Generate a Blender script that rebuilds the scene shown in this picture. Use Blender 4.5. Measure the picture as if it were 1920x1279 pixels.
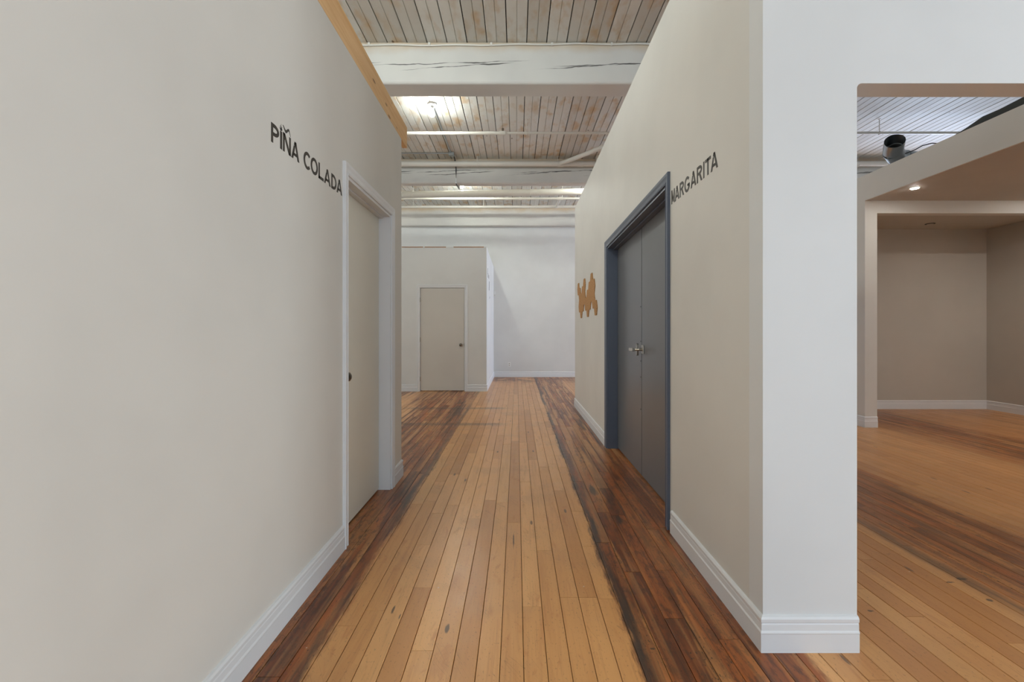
import bpy, bmesh, math, random
from mathutils import Vector
random.seed(7)
for o in list(bpy.data.objects): bpy.data.objects.remove(o)
SC = bpy.context.scene
COL = SC.collection
PI = math.pi

# ------------------------------------------------------------------ camera, world, lights, exposure
cam_d = bpy.data.cameras.new('camera'); cam = bpy.data.objects.new('camera', cam_d); COL.objects.link(cam)
cam.location = (0, 0, 1.22); cam.rotation_euler = (PI/2, 0, 0)
cam_d.sensor_width = 36; cam_d.lens = 36*870/1920
cam_d.shift_x = (960-969)/1920; cam_d.shift_y = (620-639.5)/1920
cam_d.clip_start = 0.05
SC.camera = cam
SC.view_settings.view_transform = 'Standard'; SC.view_settings.look = 'None'
SC.view_settings.gamma = 1; SC.view_settings.use_curve_mapping = False
SC.view_settings.exposure = -0.12
w = bpy.data.worlds.new('world'); SC.world = w; w.use_nodes = True
w.node_tree.nodes['Background'].inputs[0].default_value = (0.80, 0.88, 1.0, 1)
w.node_tree.nodes['Background'].inputs[1].default_value = 1.0

def area(name, loc, rot, sx, sy, power, col):
    d = bpy.data.lights.new(name, 'AREA'); d.shape = 'RECTANGLE'; d.size = sx; d.size_y = sy
    d.energy = power; d.color = col
    o = bpy.data.objects.new(name, d); COL.objects.link(o); o.location = loc; o.rotation_euler = rot
    return o
DAY = (0.90, 0.95, 1.0)
P_REAR, P_LEFT, P_RNEAR, P_RMID, P_RFAR, P_LFAR = 71, 42, 206, 5, 474, 82
# area lights before solid walls for daylight; left and mid right ones added fill
for x in (-3.9, -.6, 2.7, 6.0): area('daylight_rear', (x, -5.9, 2.1), (-PI/2, 0, PI), 2.4, 2.6, P_REAR, (.55, .76, 1.0))
for y in (-3.6, -.1, 3.4, 6.9): area('fill_left', (-6.85, y, 2.6), (0, -PI/2, 0), 2.8, 2.2, P_LEFT, (.76, .94, 1.0))  # added fill to lift the ceiling and the right wall
for y in (-3.6, -.1): area('daylight_right_near', (9.35, y, 2.6), (0, PI/2, 0), 2.8, 2.2, P_RNEAR, (.79, .91, 1.0))
for y in (3.4, 6.9): area('fill_right_mid', (9.35, y, 2.6), (0, PI/2, 0), 2.8, 2.2, P_RMID, DAY)  # weak added fill on the right side
area('daylight_right_far', (9.35, 10.4, 2.6), (0, PI/2, 0), 2.8, 2.2, P_RFAR, (.60, .74, 1.0))
area('fill_left_far', (-6.85, 10.4, 2.6), (0, -PI/2, 0), 2.8, 2.2, P_LFAR, (1.0, .94, .86))  # added warm fill, no known source on this side

# ------------------------------------------------------------------ materials
def lin(c):
    return tuple(((v/255)/12.92 if v/255 <= .04045 else ((v/255+.055)/1.055)**2.4) for v in c) + (1,)
class N:
    """small node-tree builder"""
    def __init__(s, name):
        s.m = bpy.data.materials.new(name); s.m.use_nodes = True; s.t = s.m.node_tree
        s.b = s.t.nodes['Principled BSDF']
        s.pos = s.t.nodes.new('ShaderNodeNewGeometry').outputs['Position']
        sp = s.t.nodes.new('ShaderNodeSeparateXYZ'); s.t.links.new(s.pos, sp.inputs[0])
        s.x, s.y, s.z = sp.outputs
    def put(s, sock, v):
        if isinstance(v, bpy.types.NodeSocket): s.t.links.new(v, sock)
        else: sock.default_value = v
    def math(s, op, a, b=0.0, c=0.0, clamp=False):
        n = s.t.nodes.new('ShaderNodeMath'); n.operation = op; n.use_clamp = clamp
        for i, v in enumerate((a, b, c)): s.put(n.inputs[i], v)
        return n.outputs[0]
    def add(s, a, b): return s.math('ADD', a, b)
    def sub(s, a, b): return s.math('SUBTRACT', a, b)
    def mul(s, a, b): return s.math('MULTIPLY', a, b)
    def vec(s, x, y, z):
        n = s.t.nodes.new('ShaderNodeCombineXYZ')
        for i, v in enumerate((x, y, z)): s.put(n.inputs[i], v)
        return n.outputs[0]
    def noise(s, v, scale=1.0, detail=3.0, rough=.55, dist=0.0):
        n = s.t.nodes.new('ShaderNodeTexNoise'); s.put(n.inputs['Vector'], v)
        n.inputs['Scale'].default_value = scale; n.inputs['Detail'].default_value = detail
        n.inputs['Roughness'].default_value = rough; n.inputs['Distortion'].default_value = dist
        return n.outputs['Fac']
    def step(s, v, a, b):
        n = s.t.nodes.new('ShaderNodeMapRange'); n.interpolation_type = 'SMOOTHSTEP'
        s.put(n.inputs[0], v); s.put(n.inputs[1], a); s.put(n.inputs[2], b)
        return n.outputs[0]
    def band(s, v, a, b, soft):
        return s.mul(s.step(v, a-soft, a+soft), s.sub(1.0, s.step(v, b-soft, b+soft)))
    def mix(s, f, a, b, mode='MIX'):
        n = s.t.nodes.new('ShaderNodeMix'); n.data_type = 'RGBA'; n.blend_type = mode
        s.put(n.inputs[0], f); s.put(n.inputs[6], a); s.put(n.inputs[7], b)
        return n.outputs[2]
    def bump(s, h, strength=.2, dist=.002):
        n = s.t.nodes.new('ShaderNodeBump'); n.inputs['Strength'].default_value = strength
        n.inputs['Distance'].default_value = dist; s.t.links.new(h, n.inputs['Height'])
        s.t.links.new(n.outputs[0], s.b.inputs['Normal'])
    def out(s, col, rough=.5, metal=0.0, spec=.5):
        s.put(s.b.inputs['Base Color'], col); s.put(s.b.inputs['Roughness'], rough)
        s.b.inputs['Metallic'].default_value = metal; s.b.inputs['Specular IOR Level'].default_value = spec
        return s.m

def paint(name, rgb, rough=.55, var=.03, spec=.35, bump=.08):
    n = N(name)
    a = n.noise(n.pos, 1.3, 3)
    c = lin(rgb); c2 = tuple(v*(1-var*2) for v in c[:3]) + (1,)
    col = n.mix(n.step(a, .35, .7), c, c2)
    n.bump(n.noise(n.pos, 160, 2), bump, .001)
    return n.out(col, rough, 0, spec)

M = {}
M['wall_beige'] = paint('painted_wall_beige', (223, 219, 211), .55)
M['wall_white'] = paint('painted_wall_white', (226, 226, 224), .55)
M['wall_back'] = paint('painted_wall_far', (224, 223, 219), .55)
M['wall_room'] = paint('painted_wall_beige_shaded', (196, 188, 176), .6, .03)  # the beige wall paint darkened, so the unlit room's shade is in the colour
M['trim'] = paint('white_trim_paint', (228, 228, 228), .35, .01, .5, .02)
M['door_cream'] = paint('cream_door_paint', (228, 223, 208), .42, .02, .45, .02)
M['door_pale'] = paint('pale_door_paint', (212, 206, 196), .42, .02, .45, .02)
M['box_white'] = paint('white_fixture_plastic', (232, 232, 228), .4, 0, .5, 0)
M['grey_door'] = paint('dark_grey_door_paint', (106, 107, 109), .3, .03, .5, .02)
M['blue_frame'] = paint('slate_blue_frame_paint', (92, 100, 115), .38, .02, .5, .02)
M['letter'] = paint('dark_brown_vinyl', (62, 57, 50), .5, 0, .4, 0)
M['pipe'] = paint('white_pipe_paint', (222, 218, 208), .4, .03, .5, .05)
M['gap'] = paint('dark_gap', (34, 26, 20), .9, 0, .1, 0)
M['black_cable'] = paint('black_cable', (60, 60, 60), .5, 0, .4, 0)
M['dark_sheet'] = paint('dark_insulation', (74, 76, 74), .7, .1, .3, .1)

def metal(name, rgb, rough):
    n = N(name); return n.out(lin(rgb), rough, 1.0)
M['nickel'] = metal('satin_nickel', (190, 186, 176), .28)
M['galv'] = metal('galvanised_steel', (165, 170, 172), .32)
M['knob'] = metal('aged_knob_metal', (120, 114, 104), .3)

def emit(name, col, st):
    m = bpy.data.materials.new(name); m.use_nodes = True; t = m.node_tree
    b = t.nodes['Principled BSDF']; b.inputs['Emission Color'].default_value = col
    b.inputs['Emission Strength'].default_value = st; b.inputs['Base Color'].default_value = (1, 1, 1, 1)
    return m
M['bulb'] = emit('lit_bulb', (.94, 1.0, .96, 1), 1300)
M['downlight'] = emit('lit_downlight', (1.0, .97, .94, 1), 1250)
M['bulb_soft'] = emit('lit_bulb_soft', (.94, 1.0, .96, 1), 560)
M['downlight_soft'] = emit('lit_downlight_soft', (1.0, .97, .94, 1), 230)

def tone_socket(n):
    oi = n.t.nodes.new('ShaderNodeObjectInfo'); at = n.t.nodes.new('ShaderNodeAttribute')
    at.attribute_name = 'tone'
    return n.math('FRACT', n.add(oi.outputs['Random'], at.outputs['Fac']))

def floor_mat():
    n = N('worn_maple_strip_floor')
    tone = tone_socket(n)
    t50 = n.mul(tone, 53.0)
    # long grain noises (follow the boards, which run along Y)
    g_fine = n.noise(n.vec(n.mul(n.x, 95.0), n.mul(n.y, 2.6), t50), 1, 4, .65)
    g_mid = n.noise(n.vec(n.mul(n.x, 22.0), n.mul(n.y, 1.2), t50), 1, 4, .6, .6)
    streak = n.noise(n.vec(n.mul(n.x, 9.0), n.mul(n.y, .55), 3.0), 1, 4, .62)
    streak2 = n.noise(n.vec(n.mul(n.x, 5.0), n.mul(n.y, .35), 11.0), 1, 5, .65)
    jag = n.noise(n.vec(n.mul(n.x, 60.0), n.mul(n.y, 9.0), 5.0), 1, 3, .7)
    blot = n.noise(n.pos, 2.3, 4)
    # maple
    light = n.mix(n.step(tone, .0, 1.0), lin((230, 172, 110)), lin((213, 154, 94)))
    light = n.mix(n.mul(n.step(g_mid, .48, .78), .5), light, lin((182, 116, 60)))
    light = n.mix(n.mul(n.step(g_fine, .52, .8), .4), light, lin((158, 106, 62)))
    light = n.mix(n.mul(n.step(blot, .5, .7), .35), light, lin((186, 138, 92)))
    light = n.mix(n.mul(n.step(tone, .88, .9), .4), light, lin((186, 126, 70)))
    light = n.mix(n.mul(n.band(tone, .42, .48, .002), .4), light, lin((224, 174, 112)))
    # dark stained wood
    dk = n.mix(n.step(tone, .2, .9), lin((124, 66, 30)), lin((164, 92, 42)))
    dk = n.mix(n.mul(n.step(g_mid, .42, .62), .75), dk, lin((98, 48, 22)))
    dk = n.mix(n.mul(n.step(g_fine, .48, .68), .55), dk, lin((56, 32, 20)))
    dk = n.mix(n.mul(n.step(streak, .52, .62), .8), dk, lin((184, 124, 68)))
    dk = n.mix(n.mul(n.step(streak2, .54, .64), .75), dk, lin((52, 34, 26)))
    mott = n.noise(n.vec(n.mul(n.x, 40.0), n.mul(n.y, 14.0), t50), 1, 4, .7)
    dk = n.mix(n.mul(n.step(mott, .5, .58), .55), dk, lin((70, 42, 26)))
    orange = n.noise(n.vec(n.mul(n.x, 13.0), n.mul(n.y, 1.1), n.add(t50, 4.0)), 1, 3, .6)
    dk = n.mix(n.mul(n.step(orange, .52, .66), .55), dk, lin((186, 100, 38)))
    # zones across the width (world X)
    xj = n.add(n.x, n.mul(n.sub(jag, .5), .07))
    xj = n.add(xj, n.mul(n.sub(n.noise(n.vec(0.0, n.mul(n.y, .9), 2.0), 1, 2), .5), .07))
    xs = n.add(n.x, n.mul(n.sub(streak2, .5), .55))
    zone_far_left = n.mul(n.step(n.noise(n.vec(n.mul(n.x, 3.4), n.mul(n.y, .22), 31.0), 1, 4, .6), .44, .54), n.sub(1.0, n.step(n.x, -1.35, -1.1)))
    d1 = n.mul(n.band(xj, -1.45, -.755, .03), n.step(n.y, -9.0, -8.0))
    d2 = n.band(xj, .445, 1.09, .02)
    d2 = n.mul(d2, 1.0)
    d3 = n.band(xs, 2.2, 3.0, .16)
    d4 = n.band(xs, 4.6, 5.6, .22)
    d5 = n.mul(n.step(streak, .5, .62), n.step(n.x, 5.6, 6.0))
    mask = n.math('MAXIMUM', n.math('MAXIMUM', d1, d2), n.math('MAXIMUM', n.mul(d3, .92), n.math('MAXIMUM', n.mul(d4, .9), n.math('MAXIMUM', zone_far_left, n.mul(d5, .6)))))
    brk = n.step(n.noise(n.vec(n.mul(n.x, 15.0), n.mul(n.y, .45), n.mul(tone, 6.0)), 1, 3, .6), .47, .60)
    mask = n.mul(mask, n.sub(1.0, n.mul(n.mul(brk, n.add(.25, n.mul(n.step(n.y, 3.2, 6.0), .5))), n.sub(1.0, n.mul(n.step(n.x, 1.5, 1.8), .2)))))
    flame = n.step(n.noise(n.vec(n.mul(n.x, 18.0), n.mul(n.y, 4.0), n.add(t50, 2.0)), 1, 4, .6, 1.2), .56, .74)
    light = n.mix(n.mul(flame, .4), light, lin((176, 102, 46)))
    light = n.mix(n.mul(n.step(n.x, 1.1, 1.3), .28), light, lin((150, 88, 40)))
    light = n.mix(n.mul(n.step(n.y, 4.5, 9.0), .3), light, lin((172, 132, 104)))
    # old wear crossing the boards: near the far wall and two thin crossways marks
    yj = n.add(n.y, n.mul(n.sub(jag, .5), .35))
    far = n.mul(n.band(yj, 11.0, 13.0, .3), n.step(blot, .35, .55))
    mask = n.math('MAXIMUM', mask, n.mul(far, .85))
    col = n.mix(mask, light, dk)
    # grimy edge lines along the sanded strip
    e1 = n.mul(n.band(xj, -.795, -.75, .022), n.step(streak, .38, .55))
    e2 = n.mul(n.band(xj, .45, .485, .018), n.step(n.noise(n.vec(0.0, n.mul(n.y, 1.3), 7.0), 1, 3), .36, .52))
    e3 = n.mul(n.band(xj, 2.16, 2.22, .03), n.step(streak, .42, .55))
    cr = n.mul(n.math('MAXIMUM', n.band(yj, 7.22, 7.36, .05), n.band(yj, 5.98, 6.12, .05)), n.band(n.x, -1.7, -.2, .15))
    e = n.math('MAXIMUM', n.math('MAXIMUM', n.mul(e1, .6), n.mul(e2, .85)), n.math('MAXIMUM', n.mul(e3, .6), n.mul(cr, .55)))
    col = n.mix(e, col, lin((52, 46, 42)))
    # specks, scratches and paint spots
    sp = n.noise(n.vec(n.mul(n.x, 130.0), n.mul(n.y, 60.0), 1.0), 1, 2, .5)
    spm = n.mul(n.step(sp, .63, .69), n.add(n.mul(n.mul(mask, n.step(blot, .42, .6)), .75), .25))
    col = n.mix(spm, col, lin((44, 34, 28)))
    vs = n.t.nodes.new('ShaderNodeTexVoronoi'); n.put(vs.inputs['Vector'], n.pos); vs.inputs['Scale'].default_value = 4.2
    wh = n.mul(n.sub(1.0, n.step(vs.outputs['Distance'], .012, .02)), .7)
    col = n.mix(wh, col, lin((214, 206, 194)))
    vs2 = n.t.nodes.new('ShaderNodeTexVoronoi'); n.put(vs2.inputs['Vector'], n.vec(n.mul(n.x, 9.0), n.mul(n.y, 2.2), 0.0)); vs2.inputs['Scale'].default_value = .9
    sc = n.mul(n.sub(1.0, n.step(vs2.outputs['Distance'], .05, .085)), .75)
    col = n.mix(sc, col, lin((74, 52, 36)))
    scr = n.noise(n.vec(n.add(n.mul(n.x, 14.0), n.mul(n.y, 9.0)), n.mul(n.sub(n.x, n.y), .9), 1.0), 1, 2, .5, 1.0)
    scm = n.mul(n.mul(n.sub(1.0, n.step(n.math('ABSOLUTE', n.sub(scr, .5)), .0, .006)), n.step(blot, .45, .6)), .35)
    col = n.mix(scm, col, lin((120, 82, 48)))
    # single gouges and scorch marks
    for gx, gy, rx, ry in ((-.286, 1.90, .010, .034), (-.54, 2.03, .006, .035), (-.50, 1.98, .004, .02), (-.019, 2.70, .0045, .10), (2.19, 2.28, .03, .013),
                           (2.10, 2.25, .022, .008), (2.14, 2.10, .018, .012), (1.54, 2.02, .016, .008), (.58, 3.55, .03, .13), (.66, 3.0, .02, .10), (.52, 1.78, .012, .006)):
        dd = n.math('SQRT', n.add(n.math('POWER', n.math('DIVIDE', n.sub(n.x, gx), rx), 2.0), n.math('POWER', n.math('DIVIDE', n.sub(n.y, gy), ry), 2.0)))
        col = n.mix(n.mul(n.sub(1.0, n.step(n.add(dd, n.mul(n.sub(jag, .5), 1.6)), .6, 1.1)), .8), col, lin((52, 42, 34)))
    n.bump(n.add(n.mul(g_fine, .6), n.mul(g_mid, .4)), .10, .0015)
    rough = n.add(.24, n.mul(n.noise(n.pos, 7, 3), .18))
    return n.out(col, rough, 0, .5)
M['floor'] = floor_mat()

def ceil_mat():
    n = N('old_white_ceiling_boards')
    tone = tone_socket(n)
    t = n.mul(tone, 41.0)
    st = n.noise(n.vec(n.mul(n.x, 6.0), n.mul(n.y, 2.6), t), 1, 3, .6)
    bl = n.noise(n.vec(n.mul(n.x, 6.0), n.mul(n.y, 3.2), n.add(t, 9.0)), 1, 3, .5)
    side = n.sub(1.0, n.step(n.x, 3.6, 4.2))
    c = n.mix(n.step(tone, 0, 1), lin((222, 221, 214)), lin((204, 201, 192)))
    c = n.mix(n.mul(n.mul(n.step(st, .50, .72), .5), side), c, lin((196, 176, 148)))
    c = n.mix(n.mul(n.mul(n.step(bl, .52, .74), .7), side), c, lin((196, 160, 108)))
    kn = n.t.nodes.new('ShaderNodeTexVoronoi'); n.put(kn.inputs['Vector'], n.vec(n.mul(n.x, 2.0), n.mul(n.y, 1.0), t)); kn.inputs['Scale'].default_value = 1.6
    c = n.mix(n.mul(n.sub(1.0, n.step(kn.outputs['Distance'], .03, .05)), .75), c, lin((84, 60, 40)))
    n.bump(n.noise(n.vec(n.mul(n.x, 120.0), n.mul(n.y, 5.0), 0.0), 1, 3), .12, .002)
    return n.out(c, .6, 0, .3)
M['ceil'] = ceil_mat()

def beam_mat():
    n = N('cracked_white_beam_paint')
    base = n.mix(n.step(n.noise(n.pos, 1.1, 3), .3, .7), lin((218, 215, 207)), lin((206, 203, 196)))
    # brown bleeding under the ceiling
    top = n.mul(n.step(n.add(n.z, n.mul(n.noise(n.vec(n.mul(n.x, 2.2), n.y, n.mul(n.z, 3.0)), 1, 3), .22)), 4.36, 4.50), .55)
    base = n.mix(top, base, lin((196, 164, 116)))
    # drying cracks: long split lines that climb to the right
    m = base
    for k, (per, ph, h0, amp) in enumerate(((1.45, .20, 4.075, .10), (2.1, 1.15, 4.12, .075))):
        fr = n.math('FRACT', n.math('DIVIDE', n.add(n.add(n.x, n.mul(n.y, 1.37)), ph), per))
        hl = n.add(n.add(h0, n.mul(fr, amp)), n.mul(n.sub(n.noise(n.vec(n.mul(n.x, 1.8), n.y, 3.0+k), 1, 4), .5), .07))
        wd = n.mul(n.mul(n.step(fr, .0, .3), n.sub(1.0, n.step(fr, .75, 1.0))), n.step(n.noise(n.vec(n.mul(n.x, 2.6), n.y, 8.0+k), 1, 3), .3, .65))
        d = n.math('ABSOLUTE', n.sub(n.z, hl))
        cm = n.mul(n.sub(1.0, n.step(n.sub(d, n.mul(wd, .0095)), -.004, .0015)), n.step(wd, .02, .15))
        m = n.mix(n.mul(n.mul(cm, .88), n.sub(1.0, n.mul(n.step(n.y, 11.0, 11.5), .8))), m, lin((62, 58, 54)))
    n.bump(n.noise(n.vec(n.mul(n.x, 3.0), n.y, n.mul(n.z, 40.0)), 1, 4), .15, .003)
    return n.out(m, .55, 0, .3)
M['beam'] = beam_mat()

def wood(name, a, b, axis='y', knots=True):
    n = N(name)
    if axis == 'y': v = n.vec(n.mul(n.x, 30.0), n.mul(n.y, 1.6), n.mul(n.z, 34.0))
    else: v = n.vec(n.mul(n.x, 1.6), n.mul(n.y, 30.0), n.mul(n.z, 34.0))
    c = n.mix(n.step(n.noise(v, 1, 4, .6, .4), .3, .75), lin(a), lin(b))
    if knots:
        vo = n.t.nodes.new('ShaderNodeTexVoronoi'); n.put(vo.inputs['Vector'], n.vec(n.mul(n.x, 3.0), n.mul(n.y, 2.2), n.mul(n.z, 9.0)))
        vo.inputs['Scale'].default_value = 1.5
        c = n.mix(n.mul(n.sub(1.0, n.step(vo.outputs['Distance'], .08, .15)), .8), c, lin((120, 66, 30)))
    return n.out(c, .55, 0, .3)
M['pine'] = wood('raw_pine_header', (240, 200, 148), (226, 178, 122))
M['raw_brown'] = wood('torn_brown_plate', (176, 124, 76), (140, 92, 54), 'x', False)

def cork_mat():
    n = N('cork_tile')
    c = n.mix(n.step(n.noise(n.pos, 70, 3, .7), .35, .7), lin((196, 152, 104)), lin((162, 116, 72)))
    n.bump(n.noise(n.pos, 90, 3), .3, .002)
    return n.out(c, .85, 0, .2)
M['cork'] = cork_mat()

# ------------------------------------------------------------------ mesh helpers
def obj(name, bm, mat, parent=None, smooth=False):
    me = bpy.data.meshes.new(name); bmesh.ops.recalc_face_normals(bm, faces=bm.faces); bm.to_mesh(me); bm.free()
    me.materials.append(mat)
    if smooth:
        for p in me.polygons: p.use_smooth = True
        me.set_sharp_from_angle(angle=math.radians(40))
    o = bpy.data.objects.new(name, me); COL.objects.link(o)
    if parent: o.parent = parent; o.matrix_parent_inverse = parent.matrix_world.inverted()
    return o
def tag(o, label=None, cat=None, group=None, kind=None):
    if label: o['label'] = label
    if cat: o['category'] = cat
    if group: o['group'] = group
    if kind: o['kind'] = kind
    return o
def empty(name, loc, label, cat, group=None, kind=None):
    o = bpy.data.objects.new(name, None); COL.objects.link(o); o.location = loc; o.empty_display_size = .1
    tag(o, label, cat, group, kind); bpy.context.view_layer.update()
    return o
def box(bm, x0, x1, y0, y1, z0, z1, bev=0.0):
    r = bmesh.ops.create_cube(bm, size=1.0)
    for v in r['verts']:
        v.co = Vector((x0+(v.co.x+.5)*(x1-x0), y0+(v.co.y+.5)*(y1-y0), z0+(v.co.z+.5)*(z1-z0)))
    if bev:
        es = list({e for v in r['verts'] for e in v.link_edges})
        bmesh.ops.bevel(bm, geom=es, offset=bev, segments=2, affect='EDGES', profile=.5)
def B(*a, bev=0.0):
    bm = bmesh.new(); box(bm, *a, bev=bev); return bm
def prism(bm, pts, axis, a, b):
    """extrude a 2-D outline along axis ('x': pts=(y,z); 'y': pts=(x,z); 'z': pts=(x,y)) from a to b"""
    def P(p, t):
        if axis == 'x': return (t, p[0], p[1])
        if axis == 'y': return (p[0], t, p[1])
        return (p[0], p[1], t)
    A = [bm.verts.new(P(p, a)) for p in pts]; C = [bm.verts.new(P(p, b)) for p in pts]
    bm.faces.new(A); bm.faces.new(list(reversed(C)))
    k = len(pts)
    for i in range(k): bm.faces.new((A[i], C[i], C[(i+1) % k], A[(i+1) % k]))
def tube(bm, pts, r, seg=12, caps=True):
    pts = [Vector(p) for p in pts]; rs = r if isinstance(r, (list, tuple)) else [r]*len(pts)
    up = Vector((0, 0, 1)) if abs((pts[1]-pts[0]).normalized().z) < .9 else Vector((1, 0, 0))
    rings = []
    for i, p in enumerate(pts):
        d = ((pts[min(i+1, len(pts)-1)]-pts[max(i-1, 0)])).normalized()
        s = d.cross(up).normalized(); u = s.cross(d).normalized()
        rings.append([bm.verts.new(p+s*math.cos(2*PI*k/seg)*rs[i]+u*math.sin(2*PI*k/seg)*rs[i]) for k in range(seg)])
    for a, b in zip(rings, rings[1:]):
        for k in range(seg): bm.faces.new((a[k], a[(k+1) % seg], b[(k+1) % seg], b[k]))
    if caps: bm.faces.new(list(reversed(rings[0]))); bm.faces.new(rings[-1])
def lathe(bm, prof, c, axis='z', seg=20):
    """revolve prof [(radius, height)] round axis through c"""
    rings = []
    for r, h in prof:
        ring = []
        for k in range(seg):
            a = 2*PI*k/seg; p, q = r*math.cos(a), r*math.sin(a)
            co = {'z': (p, q, h), 'x': (h, p, q), 'y': (p, h, q)}[axis]
            ring.append(bm.verts.new(Vector(c)+Vector(co)))
        rings.append(ring)
    for a, b in zip(rings, rings[1:]):
        for k in range(seg): bm.faces.new((a[k], a[(k+1) % seg], b[(k+1) % seg], b[k]))
    bm.faces.new(list(reversed(rings[0]))); bm.faces.new(rings[-1])
def sweep(bm, path, prof, side=1):
    """sweep prof [(out, height)] along a plan polyline with mitred corners; side=+1 puts it on the left of travel"""
    P = [Vector((p[0], p[1])) for p in path]; n = len(P)
    nor = []
    for a, b in zip(P, P[1:]):
        d = (b-a).normalized(); nor.append(Vector((-d.y, d.x))*side)
    rings = []
    for i in range(n):
        if i == 0: m = nor[0]
        elif i == n-1: m = nor[-1]
        else:
            m = (nor[i-1]+nor[i]).normalized(); m = m/max(.2, m.dot(nor[i]))
        rings.append([bm.verts.new((P[i].x+m.x*o, P[i].y+m.y*o, h)) for o, h in prof])
    k = len(prof)
    for a, b in zip(rings, rings[1:]):
        for j in range(k): bm.faces.new((a[j], a[(j+1) % k], b[(j+1) % k], b[j]))
    bm.faces.new(rings[0]); bm.faces.new(list(reversed(rings[-1])))

# ------------------------------------------------------------------ principal dimensions
WL, WR = -.970, .938            # corridor wall faces
HC = 4.385                      # underside of the ceiling boards
HB = 3.935                      # underside of the beams
YB = [-1.80, 1.65, 5.10, 8.56, 12.0]
BD = .30                        # beam thickness
YBACK = 12.20
X0, X1, YR = -7.0, 9.5, -6.0

# ------------------------------------------------------------------ floor
fl = obj('floor', B(X0, X1, YR, YBACK, -.16, -.021), M['gap'])
tag(fl, 'worn maple strip floor with honey centre strip and dark stained edges', 'floor', kind='structure')
FW = .0858; GAP = .0022; FX = -.061
def floor_unit(name, wdt):
    bm = bmesh.new()
    g = GAP/2; c = .0012
    pr = [(g+c*.5, -.02), (wdt-g-c*.5, -.02), (wdt-g, -c), (wdt-g-c, 0), (g+c, 0), (g, -c)]
    prism(bm, pr, 'y', 0, 1)
    me = bpy.data.meshes.new(name); bmesh.ops.recalc_face_normals(bm, faces=bm.faces); bm.to_mesh(me); bm.free()
    me.materials.append(M['floor']); return me
unit = floor_unit('floor_board', FW)
boards = []
r = random.Random(3)
i0 = int((X0-FX)/FW); i1 = int((X1-FX)/FW)
for i in range(i0, i1):
    x = FX+i*FW; y = YR+r.uniform(0, .8)
    boards.append((x, YR, y-YR))
    while y < YBACK:
        L = min(r.choice((.45, .7, .95, 1.2, 1.5, 1.9, 2.4))*r.uniform(.85, 1.2), YBACK-y)
        boards.append((x, y, L)); y += L
def seen(b):
    """rough share of the picture the board takes: for choosing the ones to build singly"""
    x, y, L = b; s = 0
    for k in range(8):
        yy = y+(k+.5)*L/8; xx = x+FW/2
        if yy < 1.55 or yy > 12.1: continue
        t = xx/yy
        ok = (WL < xx < WR and yy < 3.9) or (-.25 < t and xx < WR and 3.9 <= yy < 7.5 and (xx > -.6 or yy < 9.3)) or \
             (yy >= 7.5 and -.25 < t < .127 and (xx > -.6 or yy < 9.3)) or (xx > .9 and yy < 1.75) or \
             (.733 < t < 1.1 and xx < 7.3 and yy < 7.2)
        if ok: s += L/8/yy**3
    return s
boards.sort(key=seen, reverse=True)
for x, y, L in boards[:295]:
    o = bpy.data.objects.new('floor_board', unit); COL.objects.link(o)
    o.location = (x, y+.0008, r.uniform(-.0006, 0)); o.scale = (1, L-.0016, 1); o.parent = fl
verts, faces, tones = [], [], []
for x, y, L in boards[295:]:
    g = GAP/2; b = len(verts); z = r.uniform(-.0006, 0)
    for yy in (y+.0008, y+L-.0008):
        verts += [(x+g, yy, -.02), (x+FW-g, yy, -.02), (x+FW-g, yy, z-.0012), (x+FW-g-.0012, yy, z), (x+g+.0012, yy, z), (x+g, yy, z-.0012)]
    fs = [(b+k, b+(k+1) % 6, b+6+(k+1) % 6, b+6+k) for k in range(1, 6)] + [tuple(b+k for k in range(6)), tuple(b+11-k for k in range(6))]
    faces += fs; tones += [r.random()]*len(fs)
me = bpy.data.meshes.new('floor_boards'); me.from_pydata(verts, [], faces); me.materials.append(M['floor'])
at = me.attributes.new('tone', 'FLOAT', 'FACE'); at.data.foreach_set('value', tones)
bm = bmesh.new(); bm.from_mesh(me); bmesh.ops.recalc_face_normals(bm, faces=bm.faces); bm.to_mesh(me); bm.free()
o = bpy.data.objects.new('floor_boards', me); COL.objects.link(o); o.parent = fl; o['kind'] = 'stuff'

# ------------------------------------------------------------------ ceiling boards (each with a centre groove)
ce = obj('ceiling', B(X0, X1, YR, YBACK, HC+.032, HC+.2), M['gap'])
tag(ce, 'white painted plank ceiling with brown stains between the timber beams', 'ceiling', kind='structure')
CW = .219; CX = -.109
def ceil_prof(wd):
    g = .0048; m = wd/2
    return [(g, .03), (g, .005), (g+.004, 0), (m-.005, 0), (m, .009), (m+.005, 0), (wd-g-.004, 0), (wd-g, .005), (wd-g, .03)]
bm = bmesh.new(); prism(bm, ceil_prof(CW), 'y', 0, 1)
cunit = bpy.data.meshes.new('ceiling_board'); bmesh.ops.recalc_face_normals(bm, faces=bm.faces); bm.to_mesh(cunit); bm.free()
cunit.materials.append(M['ceil'])
stuff_v, stuff_f, stuff_t = [], [], []
bays = [(YR, YB[0]+.15), (YB[0]+.15, YB[1]+.15), (YB[1]+.15, YB[2]+.15), (YB[2]+.15, YB[3]+.15), (YB[3]+.15, YBACK)]
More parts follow.
